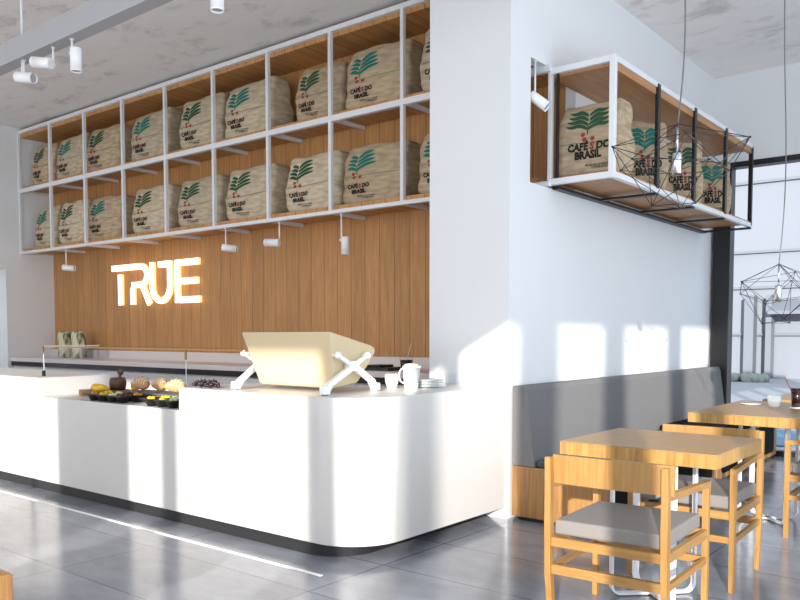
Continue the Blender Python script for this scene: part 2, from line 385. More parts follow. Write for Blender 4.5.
# ---------------------------------------------------------------- wall shelf
SX, S0, YS, YW = .8768, -11.47, 5.574, 6.05
sh = thing('wall_shelf', 'long two-row white steel and oak shelf filled with burlap sacks above the lit sign', 'shelf')
def rail(z0, z1, x0=S0, x1=-3.0):
    bm = BM(); box(bm, x0, x1, YS-.02, YS+.03, z0, z1, .002); obj('rail', bm, 'white_metal', sh)
rail(2.505, 2.541); rail(3.372, 3.427); rail(4.203, 4.248, S0, -3.13)
for i in range(9):
    xx = S0+SX*i
    bm = BM(); box(bm, xx-.016 if i else xx, xx+.020, YS-.018, YS+.02, 2.5405, 4.2035, .002); obj('upright', bm, 'white_metal', sh)
for i in range(0, 9):
    xx = S0+SX*i + (.0 if i else .01)
    for z in (2.505, 3.39):
        bm = BM(); box(bm, xx-.016, xx+.020, YS+.031, YW-.0, z, z+.036, .002); obj('bracket', bm, 'white_metal', sh)
for z0, z1 in ((2.5415, 2.585), (3.4275, 3.462), (4.158, 4.2025)):
    bm = BM(); box(bm, S0+.005, -3.13, YS+.021, YW, z0, z1); obj('shelf_board', bm, 'shelf_wood', sh)
bm = BM(); box(bm, -3.129, -3.035, YS+.031, 6.04, 2.512, 2.56); obj('shelf_board', bm, 'shelf_wood', sh)

# projecting shelf box on the long wall
XO = -2.485
bx = thing('projecting_shelf', 'white and black steel framed oak box shelf jutting from the white wall by the window', 'shelf', (-3.0, 5.6, 2.53))
bm = BM(); T = .045
def L(x0, x1, y0, y1, z0, z1, bev=.003): box(bm, x0+3.0, x1+3.0, y0-5.6, y1-5.6, z0-2.53, z1-2.53, bev)
Y1 = 9.17
for z0 in (2.515, 3.355):
    L(-3.029, XO-.002, 5.587, 5.585+T, z0, z0+T); L(XO-T, XO, 5.5855, Y1, z0+.001, z0+T)
L(XO-T+.002, XO+.001, 5.584, 5.585+T-.002, 2.512, 3.402); L(-3.029, -3.029+.03, 5.584, 5.585+T, 2.53, 3.38)
obj('white_frame', bm, 'white_metal', bx)
bm = BM(); L(-3.029, XO-.01, 5.63, Y1-.01, 2.545, 2.575, 0); obj('shelf_board', bm, 'box_wood', bx)
bm = BM(); L(-3.029, XO-.045, 5.63, Y1-.01, 3.335, 3.375, 0); L(XO-.045, XO-.012, 5.63, Y1-.01, 3.30, 3.355, 0); obj('top_board', bm, 'box_wood', bx)
for yy in (6.41, 7.29, 8.19):
    bm = BM(); L(XO-.02, XO+.008, yy, yy+.055, 2.55, 3.385); obj('black_post', bm, 'black_metal', bx)
bm = BM(); L(XO-.04, XO, Y1-.04, Y1, 2.53, 3.38); obj('black_post', bm, 'black_metal', bx)
bm = BM(); L(-2.967, -2.950, 5.60, 5.625, 2.56, 3.355); obj('black_post', bm, 'black_metal', bx)
bm = BM(); L(-3.025, -2.965, 5.66, Y1, 2.490, 2.5145)
for yy in (6.41, 7.29, 8.19, Y1-.07): L(-3.024, XO-.005, yy, yy+.07, 2.496, 2.5135)
obj('black_under_frame', bm, 'black_metal', bx)

# ---------------------------------------------------------------- sacks
def textmesh(body, size, offset=.0):
    cu = bpy.data.curves.new('t', 'FONT'); cu.body = body; cu.size = size; cu.offset = offset; cu.align_x = 'CENTER'; cu.resolution_u = 2
    o = bpy.data.objects.new('t', cu); col.objects.link(o)
    dg = bpy.context.evaluated_depsgraph_get(); dg.update()
    me = bpy.data.meshes.new_from_object(o.evaluated_get(dg))
    vs_ = [v.co.copy() for v in me.vertices]; fs = [tuple(p.vertices) for p in me.polygons]
    bpy.data.objects.remove(o); bpy.data.curves.remove(cu); bpy.data.meshes.remove(me)
    return vs_, fs
TXT1 = textmesh('CAF\u00c9', .082, .0045); TXTS = textmesh('S', .082, .0045); TXT1b = textmesh('DO', .082, .0045); TXT2 = textmesh('BRASIL', .082, .0045)
TXT3 = textmesh('PRODUCE OF BRASIL', .024, .0005); TXT4 = textmesh('COFFEE 60 KG', .024, .0005)
def make_sack(seed, w=.66, h=.64, d=.34, burl='burlap_a', leaf='leaf_teal', wide=False, pink=False):
    rnd = random.Random(seed); ph = [rnd.random()*6 for _ in range(8)]
    bm = bmesh.new()
    bmesh.ops.create_cube(bm, size=2)
    bmesh.ops.subdivide_edges(bm, edges=bm.edges[:], cuts=27, use_grid_fill=True)
    for v in bm.verts:
        x, y, z = v.co
        # superellipsoid rounding
        p = 11.0
        n = (abs(x)**p+abs(y)**p+abs(z)**p)**(1/p); x, y, z = x/n, y/n, z/n
        tz = (z+1)/2
        depth = 1-.42*tz**2.4 + .06*math.sin(math.pi*tz)
        width = 1-.05*tz+.03*math.sin(math.pi*tz) + .006*math.sin(5*z+ph[0])
        X = x*w/2*width + .012*math.sin(5*z+ph[1])
        Y = y*d/2*depth
        Z = tz*h
        # slumping top edge and creases
        if tz > .55: Z += (tz-.55)*(.022*math.sin(2.3*x+ph[2])+.012*math.sin(6*x+ph[3]))
        cre = .007*math.sin(11*z+3*x+ph[4])*abs(math.sin(1.3*x+ph[5]))+.003*math.sin(23*z-5*x+ph[6])
        Y += (cre if y < 0 else -cre)*(1-abs(z)**4)
        X += .004*math.sin(9*z+ph[7])*(1 if x > 0 else -1)*abs(x)**3
        v.co = (X, Y, max(Z, 0))
    for f in bm.faces: f.smooth = True
    tree = BVHTree.FromBMesh(bm)
    off = [.004]
    def hit(x, z):
        r = tree.ray_cast(Vector((x, -2, z)), Vector((0, 1, 0)))
        return r[0].y-off[0] if r[0] is not None else None
    root = bpy.data.objects.new('coffee_sack', None); col.objects.link(root)
    body = obj('bag', bm, burl, root)
    def decal(name, polys, mat):
        b2 = bmesh.new(); n = 0
        for pts, faces in polys:
            vs_ = []
            for x, z in pts:
                yv = hit(x, z)
                vs_.append(None if yv is None else b2.verts.new((x, yv, z)))
            for f in faces:
                if any(vs_[i] is None for i in f): continue
                try: b2.faces.new([vs_[i] for i in f])
                except Exception: pass
        if not b2.faces: b2.free(); return
        me = bpy.data.meshes.new(name); b2.normal_update(); b2.to_mesh(me); b2.free(); me.materials.append(M[mat])
        o = bpy.data.objects.new(name, me); col.objects.link(o); o.parent = root
    # leaves: four stacked curved blades each side of a stem
    cxm = 0.0 if wide else -.26*w; zc = h*(.63 if wide else .585); K = (1.0 if wide else .88)
    blades = []
    for s in (-1, 1):
        for i in range(4):
            Lb = (.235 if s > 0 else .12) if not wide else .215
            Lb = Lb*K*(1-.05*i); z0 = zc+(.044 if not wide else .037)*K*i
            pts = []; nn = 14
            for j in range(nn+1):
                t = j/nn
                xx = cxm+s*(.006+Lb*t)
                rise = (.03*math.sin(t*3.4)+.07*t*t if s > 0 else .022*math.sin(t*2.2)) if not wide else (.030*math.sin(min(1, t*2.2)*1.57)-.010*math.sin(max(0, t-.45)/.55*3.14)+.012*t)
                zz = z0+rise*K
                th = (.0182 if not wide else .0165)*K*(math.sin(math.pi*min(1, t*.80+.19))**.6)+.0006
                pts += [(xx, zz+th), (xx, zz-th)]
            fs = [(2*j, 2*j+1, 2*j+3, 2*j+2) for j in range(nn)]
            blades.append((pts, fs))
    st = []
    for j in range(9):
        t = j/8; st += [(cxm-.005, zc-.05*K+.09*K*t), (cxm+.006, zc-.05*K+.09*K*t)]
    blades.append((st, [(2*j, 2*j+1, 2*j+3, 2*j+2) for j in range(8)]))
    decal('leaf_print', blades, leaf)
    bp = []
    for dx, dz in ((-.045, -.045), (-.03, -.085), (.045, -.085)):
        c = [(cxm+dx*K, zc+dz*K)]+[(cxm+dx*K+.023*K*math.cos(a*math.pi/6), zc+dz*K+.018*K*math.sin(a*math.pi/6)) for a in range(12)]
        bp.append((c, [(0, 1+a, 1+(a+1) % 12) for a in range(12)]))
    sx = cxm
    Q = .66 if not wide else 1.02; sx = cxm+(.02 if not wide else .0); hz1, hz2 = (h*.27, h*.18) if not wide else (h*.34, h*.225)
    S_ = [((v.x*Q+sx+.048*Q, v.y*Q+hz1)) for v in TXTS[0]]
    off[0] = .0045; decal('berry_print', bp, 'berry'); off[0] = .007; decal('red_letter', [(S_, TXTS[1])], 'berry')
    tx = [([(v.x*Q+sx-.085*Q, v.y*Q+hz1) for v in TXT1[0]], TXT1[1]), ([(v.x*Q+sx+.150*Q, v.y*Q+hz1) for v in TXT1b[0]], TXT1b[1]),
          ([(v.x*Q+sx+.01, v.y*Q+hz2) for v in TXT2[0]], TXT2[1]),
          ([(v.x*K+sx+.10, v.y*K+h*.115) for v in TXT3[0]], TXT3[1]), ([(v.x*K+sx+.12, v.y*K+h*.08) for v in TXT4[0]], TXT4[1])]
    decal('lettering', tx, 'ink')
    off[0] = .003
    # woven stripe across the middle
    zs = h*(.44 if wide else .46); pts = []
    for j in range(33):
        x0 = -w*.46+w*.92*j/32; zz = zs+.01*math.sin(3*x0+ph[0]); pts += [(x0, zz+.003), (x0, zz-.003)]
    decal('woven_stripe', [(pts, [(2*j, 2*j+1, 2*j+3, 2*j+2) for j in range(32)])], 'stripe')
    return root
sacks = [make_sack(11, .72, .57, .34, 'burlap_a', 'leaf_teal'), make_sack(23, .72, .575, .34, 'burlap_a', 'leaf_green'),
         make_sack(35, .72, .56, .34, 'burlap_b', 'leaf_green'), make_sack(47, .72, .575, .34, 'burlap_b', 'leaf_teal')]
kindn = ['pale sack with teal leaf print', 'pale sack with dark green leaf print', 'tan sack with dark green leaf print', 'tan sack with teal leaf print']
ordn = ['first', 'second', 'third', 'fourth', 'fifth', 'sixth', 'seventh', 'eighth', 'ninth']
used = set()
def place_sack(k, loc, rz, label, group, scale=(1, 1, 1)):
    if k not in used:
        used.add(k); r = sacks[k]; r.location = loc; r.rotation_euler = (0, 0, rz); r.scale = scale
    else:
        r = dup(sacks[k], loc, rz, scale=scale)
    tag(r, label, 'sack', group)
    return r
rnd = random.Random(5)
# left edge offsets inside each cell, measured along the shelf
offT = [.15, -.05, -.15, .0, .112, .047, .284, .085, .10]; offB = [.20, -.02, -.15, .0, .059, .052, .13, .048, .081]
ktop = [2, 0, 2, 0, 1, 0, 2, 3, 1]; kbot = [0, 1, 3, 1, 1, 1, 1, 3, 3]
for row, offs, ks, z in (('top', offT, ktop, 3.462), ('bottom', offB, kbot, 2.585)):
    for i in range(9):
        nxt = (SX+offs[i+1]-offs[i]-.03) if i < 8 else .72
        wi = max(.60, min(.80, nxt))
        xx = S0+SX*i+offs[i]+wi/2
        s = wi/.75; a = 0; yy = 5.83
        place_sack(ks[i], (xx, yy, z+.001), a, '%s, %s from the left in the %s shelf row' % (kindn[ks[i]], ordn[i], row), 'burlap coffee sacks on the wall shelf', (s, .98, rnd.uniform(.96, 1.02)))
wide = make_sack(61, .60, .60, .30, 'burlap_b', 'leaf_green', wide=True)
wide.location = (-2.752, 5.85, 2.576); wide.scale = (.86, 1, .93)
wide.rotation_euler = (0, 0, .0)
tag(wide, 'burlap sack facing forward with dark green leaves at the near end of the projecting shelf', 'sack', 'burlap coffee sacks on the projecting shelf')
wide2 = make_sack(73, .60, .60, .30, 'burlap_b', 'leaf_teal', wide=True)
GB = 'burlap coffee sacks on the projecting shelf'
wide2.location = (-2.745, 6.74, 2.576); wide2.rotation_euler = (0, 0, .62); wide2.scale = (.66, .72, 1.0)
tag(wide2, 'burlap sack with teal leaves turned sideways behind the first black post of the projecting shelf', 'sack', GB)
dup(wide, (-2.745, 7.64, 2.576), .62, 'burlap sack with dark green leaves behind the second black post of the projecting shelf', GB, (.66, .72, 1.0))
dup(wide2, (-2.745, 8.52, 2.576), .62, 'teal-printed burlap sack at the window end of the projecting shelf', GB, (.66, .72, .95))

# ---------------------------------------------------------------- spotlights
def make_spot(label, top, drop, direction, group, rods=1, mat='lamp_white', flip=1):
    """top: where the rod starts; drop: rod length; direction: where the lamp points"""
    t = thing('spotlight', label, 'spotlight', top, 0, group)
    bm = BM()
    lathe(bm, [(0, 0), (.014, 0), (.014, -.008), (0, -.008)], n=14)
    tube(bm, [(0, 0, -.01), (0, 0, -drop)], .008, 8)
    if rods == 2: tube(bm, [(-.028, 0, 0), (-.028, 0, -drop)], .008, 8)
    obj('rod', bm, mat, t)
    d = Vector(direction).normalized(); up = Vector((0, 0, 1)) if abs(d.z) < .9 else Vector((1, 0, 0))
    side = d.cross(up).normalized() if abs(d.z) < .9 else Vector((1, 0, 0))
    side *= flip
    c = Vector((0, 0, -drop))
    # knuckle beside the barrel
    bm = BM(); tube(bm, [c-side*.012, c+side*.04], .018, 12); obj('pivot', bm, mat, t)
    c2 = c+side*.05
    a = c2-d*.025; e = c2+d*.125
    bm = BM(); R = .039
    tube(bm, [a, a+d*.004, e], [R*.93, R, R], 24); 
    # hollow front
    bm2 = BM(); tube(bm2, [e-d*.0+d*.0005, e+d*.012], [R*.99, R], 24, cap=False); tube(bm2, [e+d*.012, e+d*.001], [R, R*.84], 24, cap=False)
    ba = obj('barrel', bm, mat, t); obj('rim', bm2, mat, ba)
    bm = BM(); tube(bm, [e+d*.0005, e+d*.003], R*.84, 20); o = obj('lens', bm, 'grey_metal', ba)
    return t
G = 'white spotlights under the wall shelf'
make_spot('small white spotlight under the left end of the wall shelf', (-10.28, 5.60, 2.505), .25, (.8, .6, -.08), G)
make_spot('white spotlight under the wall shelf just right of the lit sign', (-6.93, 5.60, 2.505), .21, (.8, .55, -.12), G)
make_spot('white spotlight under the wall shelf aimed left, middle of three right of the sign', (-6.08, 5.60, 2.505), .22, (-.95, -.35, .05), G, flip=-1)
make_spot('white spotlight under the wall shelf hanging straight down', (-5.22, 5.60, 2.505), .25, (0, 0, -1), G)
make_spot('white spotlight in the wall opening beside the projecting shelf', (-3.05, 5.42, 3.42), .28, (.75, .22, -.62), 'spotlight in wall opening')

# suspended beam with spotlights
be = thing('suspended_beam', 'grey rectangular steel lighting beam hung below the ceiling at upper left', 'beam', (-5, 3.06, 3.44))
bm = BM(); box(bm, -4.5, 5.5, -.09, .02, 0, .165, .002); obj('beam_channel', bm, 'grey_metal', be)
for xx in (-1.2, 2.6):
    bm = BM(); tube(bm, [(xx, 0, .16), (xx, 0, ZC-3.44)], .010, 8); obj('suspension_rod', bm, 'white_metal', be)
G = 'white spotlights under the grey beam'
make_spot('white spotlight under the grey beam nearest the left edge, on a double rod', (-6.10, 3.02, 3.44), .14, (.9, .35, -.16), G, 2)
make_spot('white spotlight under the grey beam aimed left, second from the left edge', (-5.66, 3.02, 3.44), .13, (-.9, -.35, .16), G, flip=-1)
make_spot('white spotlight under the grey beam pointing straight down, left of the shelf', (-5.40, 3.02, 3.44), .10, (0, 0, -1), G)
make_spot('white spotlight pointing down at the top edge above the shelf', (-3.84, 3.02, 3.44), .07, (0, 0, -1), G)

# ---------------------------------------------------------------- illuminated sign  T R U E
sg = thing('illuminated_sign', 'glowing white TRUE letters on the oak plank wall', 'sign', (-9.83, 6.045, 1.75))
def stroke(bm, pts, wd, y0, y1):
    n = len(pts); Lp, Rp = [], []
    for i, p in enumerate(pts):
        a = Vector(pts[max(i-1, 0)]); b_ = Vector(pts[min(i+1, n-1)]); d = (b_-a).normalized(); nn = Vector((-d.y, d.x))
        Lp.append(Vector(p)+nn*wd/2); Rp.append(Vector(p)-nn*wd/2)
    for i in range(n-1):
        q = [Lp[i], Lp[i+1], Rp[i+1], Rp[i]]
        lo = [bm.verts.new((v.x, y0, v.y)) for v in q]; hi = [bm.verts.new((v.x, y1, v.y)) for v in q]
        bm.faces.new(lo); bm.faces.new(hi[::-1])
        sides = [0, 2] + ([3] if i == 0 else []) + ([1] if i == n-2 else [])
        for s in sides: bm.faces.new((lo[s], lo[(s+1) % 4], hi[(s+1) % 4], hi[s]))
def arc(cx_, cz, rx, rz_, a0, a1, n=12): return [(cx_+rx*math.cos(math.radians(a0+(a1-a0)*i/n)), cz+rz_*math.sin(math.radians(a0+(a1-a0)*i/n))) for i in range(n+1)]
HL = .53; W = .072
letters = [
    [[(0, HL-W/2), (.37, HL-W/2)], [(.185, 0), (.185, HL-.125)]],
    [[(.41, HL-W/2), (.66, HL-W/2)]+arc(.66, HL-.155, .13, .119, 90, -90)+[(.46, HL-.274)], [(.468, HL-.31), (.468, 0)], [(.68, HL-.27), (.84, 0)]],
    [[(.905, HL), (.905, .2)]+arc(1.09, .22, .185, .184, 180, 360)+[(1.275, HL)], [(1.05, HL-W/2), (1.24, HL-W/2)]],
    [[(1.43, 0), (1.43, HL)], [(1.466, HL-W/2), (1.85, HL-W/2)], [(1.466, HL*.5), (1.83, HL*.5)], [(1.466, W/2), (1.87, W/2)]],
]
for Ls in letters:
    bm = BM()
    for s in Ls: stroke(bm, [(a*1.015, b_) for a, b_ in s], W, -.05, -.036)
    l = obj('letter', bm, 'sign_face', sg)
    bm = BM()
    for s in Ls: stroke(bm, [(a*1.015, b_) for a, b_ in s], W+.008, -.0355, -.006)
    obj('letter_return', bm, 'sign_glow', l)

# ---------------------------------------------------------------- back counter
bc = thing('back_counter', 'long pale back counter with a black strip below the lit sign', 'counter', (-7.5, 5.7, 0))
bm = BM(); box(bm, -3.96, 3.74, -.33, .299, .978, 1.031, .004); obj('worktop', bm, 'counter2', bc)
bm = BM(); box(bm, -3.96, 3.74, -.315, .295, .918, .978); obj('black_strip', bm, 'black_plinth', bc)
bm = BM(); box(bm, -3.96, 3.74, -.27, .295, .1, .918); obj('carcass', bm, 'cabinet', bc)
bm = BM(); box(bm, -3.96, 3.74, -.22, .295, 0, .1); obj('plinth', bm, 'black_plinth', bc)
n = 7
for i in range(n):
    a = -3.95+7.68*i/n; bm = BM(); box(bm, a+.004, a+7.68/n-.004, -.295, -.27, .11, .905, .002); obj('cabinet_door', bm, 'cabinet', bc)

# ---------------------------------------------------------------- service counter
sc_ = thing('service_counter', 'long white service counter with rounded corner and black plinth', 'counter', (-4.77, 3.418, 0))
def arcp(cx_, cy_, r, a0, a1, n=14): return [(cx_+r*math.cos(math.radians(a0+(a1-a0)*i/n)), cy_+r*math.sin(math.radians(a0+(a1-a0)*i/n))) for i in range(n+1)]
OX, OY = -4.77, 3.418
def P(pts): return [(x-OX, y-OY) for x, y in pts]
XE = -3.045; R = .36; YBK = 4.22
low = [(-11.0, 3.418)]+arcp(XE-R, 3.418+R, R, -90, 0)+[(XE, 5.028), (-3.72, 5.028), (-3.72, YBK), (-11.0, YBK)]
Ztop = .982
bm = BM(); prism(bm, P(low), .085, .82)
up = [(-4.77, 3.418)]+arcp(XE-R, 3.418+R, R, -90, 0)+[(XE, 5.028), (-3.72, 5.028), (-3.72, YBK), (-4.77, YBK)]
prism(bm, P(up), .82, Ztop)
prism(bm, P([(-11.0, 3.418), (-6.78, 3.418), (-6.78, YBK), (-11.0, YBK)]), .82, Ztop)
bmesh.ops.remove_doubles(bm, verts=bm.verts[:], dist=1e-4)
cb = obj('counter_body', bm, 'counter', sc_)
for p in cb.data.polygons:
    if abs(p.normal.z) < .5 and (p.center.x+OX) > XE-R-.01 and p.area < .2: p.use_smooth = True
bv = cb.modifiers.new('b', 'BEVEL'); bv.width = .006; bv.segments = 2; bv.limit_method = 'ANGLE'; bv.angle_limit = math.radians(50)
pl = [(-11.0, 3.44)]+arcp(-3.21-.30, 3.44+.30, .30, -90, 0)+[(-3.21, 5.02), (-3.7, 5.02), (-3.7, 4.1), (-11, 4.1)]
bm = BM(); prism(bm, P(pl), 0, .085); obj('plinth', bm, 'black_plinth', sc_)
# glass display case above the sunken part
gc = thing('glass_display_case', 'frameless glass display case with thin brass rail over the sunken food display', 'display case', (-7.04, 3.60, Ztop))
def Gp(name, x0, x1, y0, y1, z0, z1, mat, bev=0):
    bm = BM(); box(bm, x0, x1, y0, y1, z0, z1, bev); return obj(name, bm, mat, gc)
Gp('glass_front', .0, 2.12, -.003, .003, .001, .262, 'glass'); Gp('glass_top', .0, 2.12, .006, .55, .262, .268, 'glass')
Gp('glass_side', -.003, .003, .006, .55, .001, .262, 'glass')
Gp('rail_and_glint', -.012, 2.75, -.006, .004, .262, .271, 'brass'); Gp('rail_and_glint', -.012, .0, .006, .55, .268, .276, 'white_metal')  # brass front rail; white side bar stands in for the glass edge highlight
Gp('brass_clip', -.010, .003, -.008, .004, .215, .276, 'brass'); Gp('brass_clip', 2.104, 2.116, -.008, .004, .19, .276, 'brass')
Gp('black_foot', -.014, .010, -.014, .010, .0, .05, 'black_metal'); Gp('corner_post', -.003, .003, -.003, .003, .05, .20, 'white_metal'); Gp('corner_post', 2.108, 2.113, -.003, .003, .0, .18, 'white_metal')

# food on the sunken shelf
ZF = .82
def tray(x, y, cols, rows, fills, label):
    t = thing('food_tray', label, 'tray', (x, y, ZF+.0005), 0, 'black food trays in the display')
    bm = BM(); cw, ch = .135, .13
    for i in range(cols):
        for j in range(rows):
            lathe(bm, [(0, 0), (.034, 0), (.058, .052), (.064, .058), (.058, .054), (.034, .008), (0, .006)], (i*cw, j*ch, 0), 16)
    box(bm, -cw/2, cw*(cols-.5), -ch/2+.003, -ch/2+.012, .050, .058); box(bm, -cw/2, cw*(cols-.5), ch*(rows-.5)-.012, ch*(rows-.5), .05, .058)
    for i in range(cols+1): box(bm, i*cw-cw/2-.004, i*cw-cw/2+.004, -ch/2, ch*(rows-.5), .05, .058)
    obj('tray_cups', bm, 'black_tray', t)
    rr = random.Random(int(x*100))
    for i in range(cols):
        for j in range(rows):
            f = fills[(i+j) % len(fills)]; bm = BM()
            for q in range(9):
                a = rr.random()*6.28; r_ = rr.random()*.03
                sphere(bm, (i*cw+r_*math.cos(a), j*ch+r_*math.sin(a), .045+.014*rr.random()), .017, u=8, v=6)
            obj('filling', bm, f, t)
tray(-6.02, 3.50, 4, 2, ['orange', 'lemon', 'salad', 'berries'], 'black cupped food tray at the left of the display with orange and dark berry fillings')
tray(-5.22, 3.50, 3, 2, ['lemon', 'lemon', 'salad'], 'black cupped food tray at the right of the display with yellow and green fillings')
bm = BM(); box(bm, -.32, .32, -.16, .16, 0, .05, .004)
t = obj('serving_board', bm, 'board_wood', None, (-6.33, 3.87, ZF+.0005)); tag(t, 'long brown wooden serving board behind the left food tray', 'serving board')
bm = BM(); box(bm, -.36, .36, -.14, .14, 0, .05, .004)
t = obj('serving_board', bm, 'board_wood', None, (-5.46, 3.87, ZF+.0005)); tag(t, 'brown wooden board carrying the slate plate of croissants', 'serving board')
bm = BM(); box(bm, -.42, .38, -.13, .13, 0, .012, .003)
t = obj('slate_plate', bm, 'slate', None, (-5.60, 3.87, ZF+.0515)); tag(t, 'blue-grey slate plate under the croissants', 'plate')
def croissant(x, y, z, rz, label):
    t = thing('croissant', label, 'croissant', (x, y, z), rz, 'croissants on the slate plate'); t.scale = (.86, .86, 1.1)
    bm = BM(); pts, rs = [], []
    for i in range(25):
        u = -1+2*i/24; a = u*1.25
        pts.append((.11*math.sin(a), .07*math.cos(a)-.05, .036+.008*(1-u*u))); rs.append((.012+.036*(1-abs(u)**1.6))*(1+.10*((i % 4) < 2)))
    tube(bm, pts, rs, 14); obj('pastry', bm, 'pastry', t)
    bm = BM()
    for i in (4, 8, 12, 16, 20):
        u = -1+2*i/24; a = u*1.25; r_ = (.012+.036*(1-abs(u)**1.6))*1.03
        c = Vector((.11*math.sin(a), .07*math.cos(a)-.05, .036+.008*(1-u*u))); d = Vector((math.cos(a), -math.sin(a)*.64, 0)).normalized(); s_ = Vector((-d.y, d.x, 0))
        tube(bm, [c+(s_*math.cos(q)+Vector((0, 0, 1))*math.sin(q))*r_ for q in [math.pi*k/8 for k in range(9)]], .006, 6)
    obj('ridge', bm, 'sugar', t)
croissant(-5.90, 3.85, ZF+.0785, .2, 'croissant on the slate plate, nearest the lemon'); croissant(-5.65, 3.86, ZF+.0785, -.1, 'croissant in the middle of the slate plate'); croissant(-5.40, 3.84, ZF+.0785, .3, 'croissant on the slate plate nearest the raised counter')
bm = BM(); sphere(bm, (0, 0, .038), .038, (1.12, .95, 1)); tube(bm, [(.040, 0, .038), (.052, 0, .038)], [.010, .004], 8)
t = obj('lemon', bm, 'lemon', None, (-6.11, 3.93, ZF+.0505)); tag(t, 'whole yellow lemon beside the dark wooden mug', 'lemon')
for i, (dx, dy) in enumerate(((0, 0), (.11, -.03))):
    bm = BM(); tube(bm, [(-.07, 0, .03), (-.03, 0, .04), (.03, 0, .043), (.08, .01, .028)], [.016, .03, .03, .008], 10)
    t = obj('mango_slice', bm, 'lemon', None, (-6.44+dx, 3.76+dy, ZF+.038)); t.rotation_euler = (0, 0, .5*i); tag(t, ['yellow mango piece on the board, left one in front of the dark mug', 'yellow mango piece on the board, right one in front of the dark mug'][i], 'fruit', 'mango pieces')
t = mort = thing('wooden_mortar', 'dark wooden mortar with a round-headed pestle on the serving board', 'mortar', (-6.36, 3.92, ZF+.0505))
bm = BM(); lathe(bm, [(0, 0), (.072, 0), (.084, .03), (.086, .08), (.074, .125), (.066, .125), (.06, .03), (0, .025)], n=24); obj('bowl', bm, 'dark_wood', t)
bm = BM(); tube(bm, [(-.01, 0, .04), (.03, 0, .13), (.045, 0, .165)], [.016, .014, .016], 12); sphere(bm, (.052, 0, .185), .034); obj('pestle', bm, 'dark_wood', t); mort.scale = (.85, .85, .85)
def grapes(x, y, n, label):
    t = thing('grape_cluster', label, 'grapes', (x, y, Ztop), 0, 'dark grape clusters')
    rr = random.Random(n); bm = BM()
    for i in range(n):
        k = i/n; a = rr.random()*6.28; r_ = .045*math.sqrt(rr.random())*(1-.3*k)
        sphere(bm, (r_*math.cos(a)*1.3, r_*math.sin(a), .013+.035*k), .013, u=10, v=8)
    obj('berries', bm, 'grape', t)
    bm = BM(); tube(bm, [(0, 0, .03), (.01, 0, .06), (.02, 0, .07)], .003, 6); obj('stem', bm, 'dark_wood', t)
grapes(-4.66, 3.52, 22, 'dark grape cluster on the counter, left of the two beside the glass post'); grapes(-4.53, 3.53, 26, 'dark grape cluster on the counter, right of the two beside the glass post')

# vases / glasses on back counter
ZB = 1.0315
for i, (x, lab) in enumerate(((-10.72, 'left of the pair'), (-10.36, 'right of the pair'))):
    t = thing('marbled_jar', 'green and cream marbled jar on the back counter, %s' % lab, 'jar', (x, 5.80, ZB), 0, 'marbled jars')
    bm = BM(); lathe(bm, [(0, 0), (.09, 0), (.10, .01), (.10, .34), (.09, .365), (.08, .37), (.08, .36), (0, .355)], n=28); obj('jar_body', bm, 'marble', t)
    bm = BM(); lathe(bm, [(0, .357), (.075, .357), (.075, .366), (0, .37)], n=24); obj('lid', bm, 'stripe', t)
for i, (x, lab) in enumerate(((-9.93, 'clear glass tumbler on the back counter beside the marbled jars'), (-9.55, 'clear glass tumbler on the back counter further from the marbled jars'))):
    bm = BM(); lathe(bm, [(0, 0), (.07, 0), (.08, .15), (.075, .15), (.064, .012), (0, .01)], n=24)
    t = obj('tumbler', bm, 'glass', None, (x, 5.68, ZB)); tag(t, lab, 'glass', 'clear tumblers')
# dark appliance under machine side (black hob on the back counter)
t = thing('black_scale', 'flat black appliance with dark dish on the back counter behind the coffee machine', 'appliance', (-4.72, 5.60, ZB))
bm = BM(); box(bm, -.22, .18, -.12, .12, 0, .03, .004); obj('base', bm, 'black_tray', t)
bm = BM(); box(bm, -.10, .06, -.10, .10, .03, .05, .006); obj('platform', bm, 'black_tray', t)
t = thing('glass_of_coffee', 'small glass of dark coffee with a pale straw on the back counter', 'drink', (-4.40, 5.56, ZB))
bm = BM(); lathe(bm, [(0, 0), (.05, 0), (.066, .15), (.062, .15), (.046, .006), (0, .005)], n=20); obj('glass', bm, 'glass', t)
bm = BM(); lathe(bm, [(0, .007), (.045, .007), (.058, .10), (0, .10)], n=20); obj('coffee', bm, 'cola', t)
bm = BM(); tube(bm, [(-.02, 0, .02), (.055, .0, .25)], .004, 6); obj('straw', bm, 'straw', t)

# ---------------------------------------------------------------- espresso machine
em = thing('espresso_machine', 'cream tapered espresso machine on white X-shaped legs on the counter', 'coffee machine', (-3.9, 3.83, Ztop+.0006))
ox, oy, oz = -3.9, 3.83, Ztop
bm = BM()
prof = [(3.615, 1.378), (4.02, 1.288), (4.065, 1.270), (4.072, 1.235), (3.94, 1.05), (3.92, 1.035), (3.72, 1.012), (3.70, 1.02)]
def xs(z): 
    k = (z-1.02)/(1.378-1.02); return (-4.235-.095*k, -3.52+.055*k)
A_ = [bm.verts.new((xs(z)[0]-ox, y-oy, z-oz)) for y, z in prof]; B_ = [bm.verts.new((xs(z)[1]-ox, y-oy, z-oz)) for y, z in prof]
bm.faces.new(A_); bm.faces.new(B_[::-1])
for i in range(len(prof)): bm.faces.new((A_[i], A_[(i+1) % len(prof)], B_[(i+1) % len(prof)], B_[i]))
o = obj('housing', bm, 'cream', em); bv = o.modifiers.new('b', 'BEVEL'); bv.width = .022; bv.segments = 4; bv.limit_method = 'ANGLE'; bv.angle_limit = math.radians(40)
for p in o.data.polygons: p.use_smooth = True
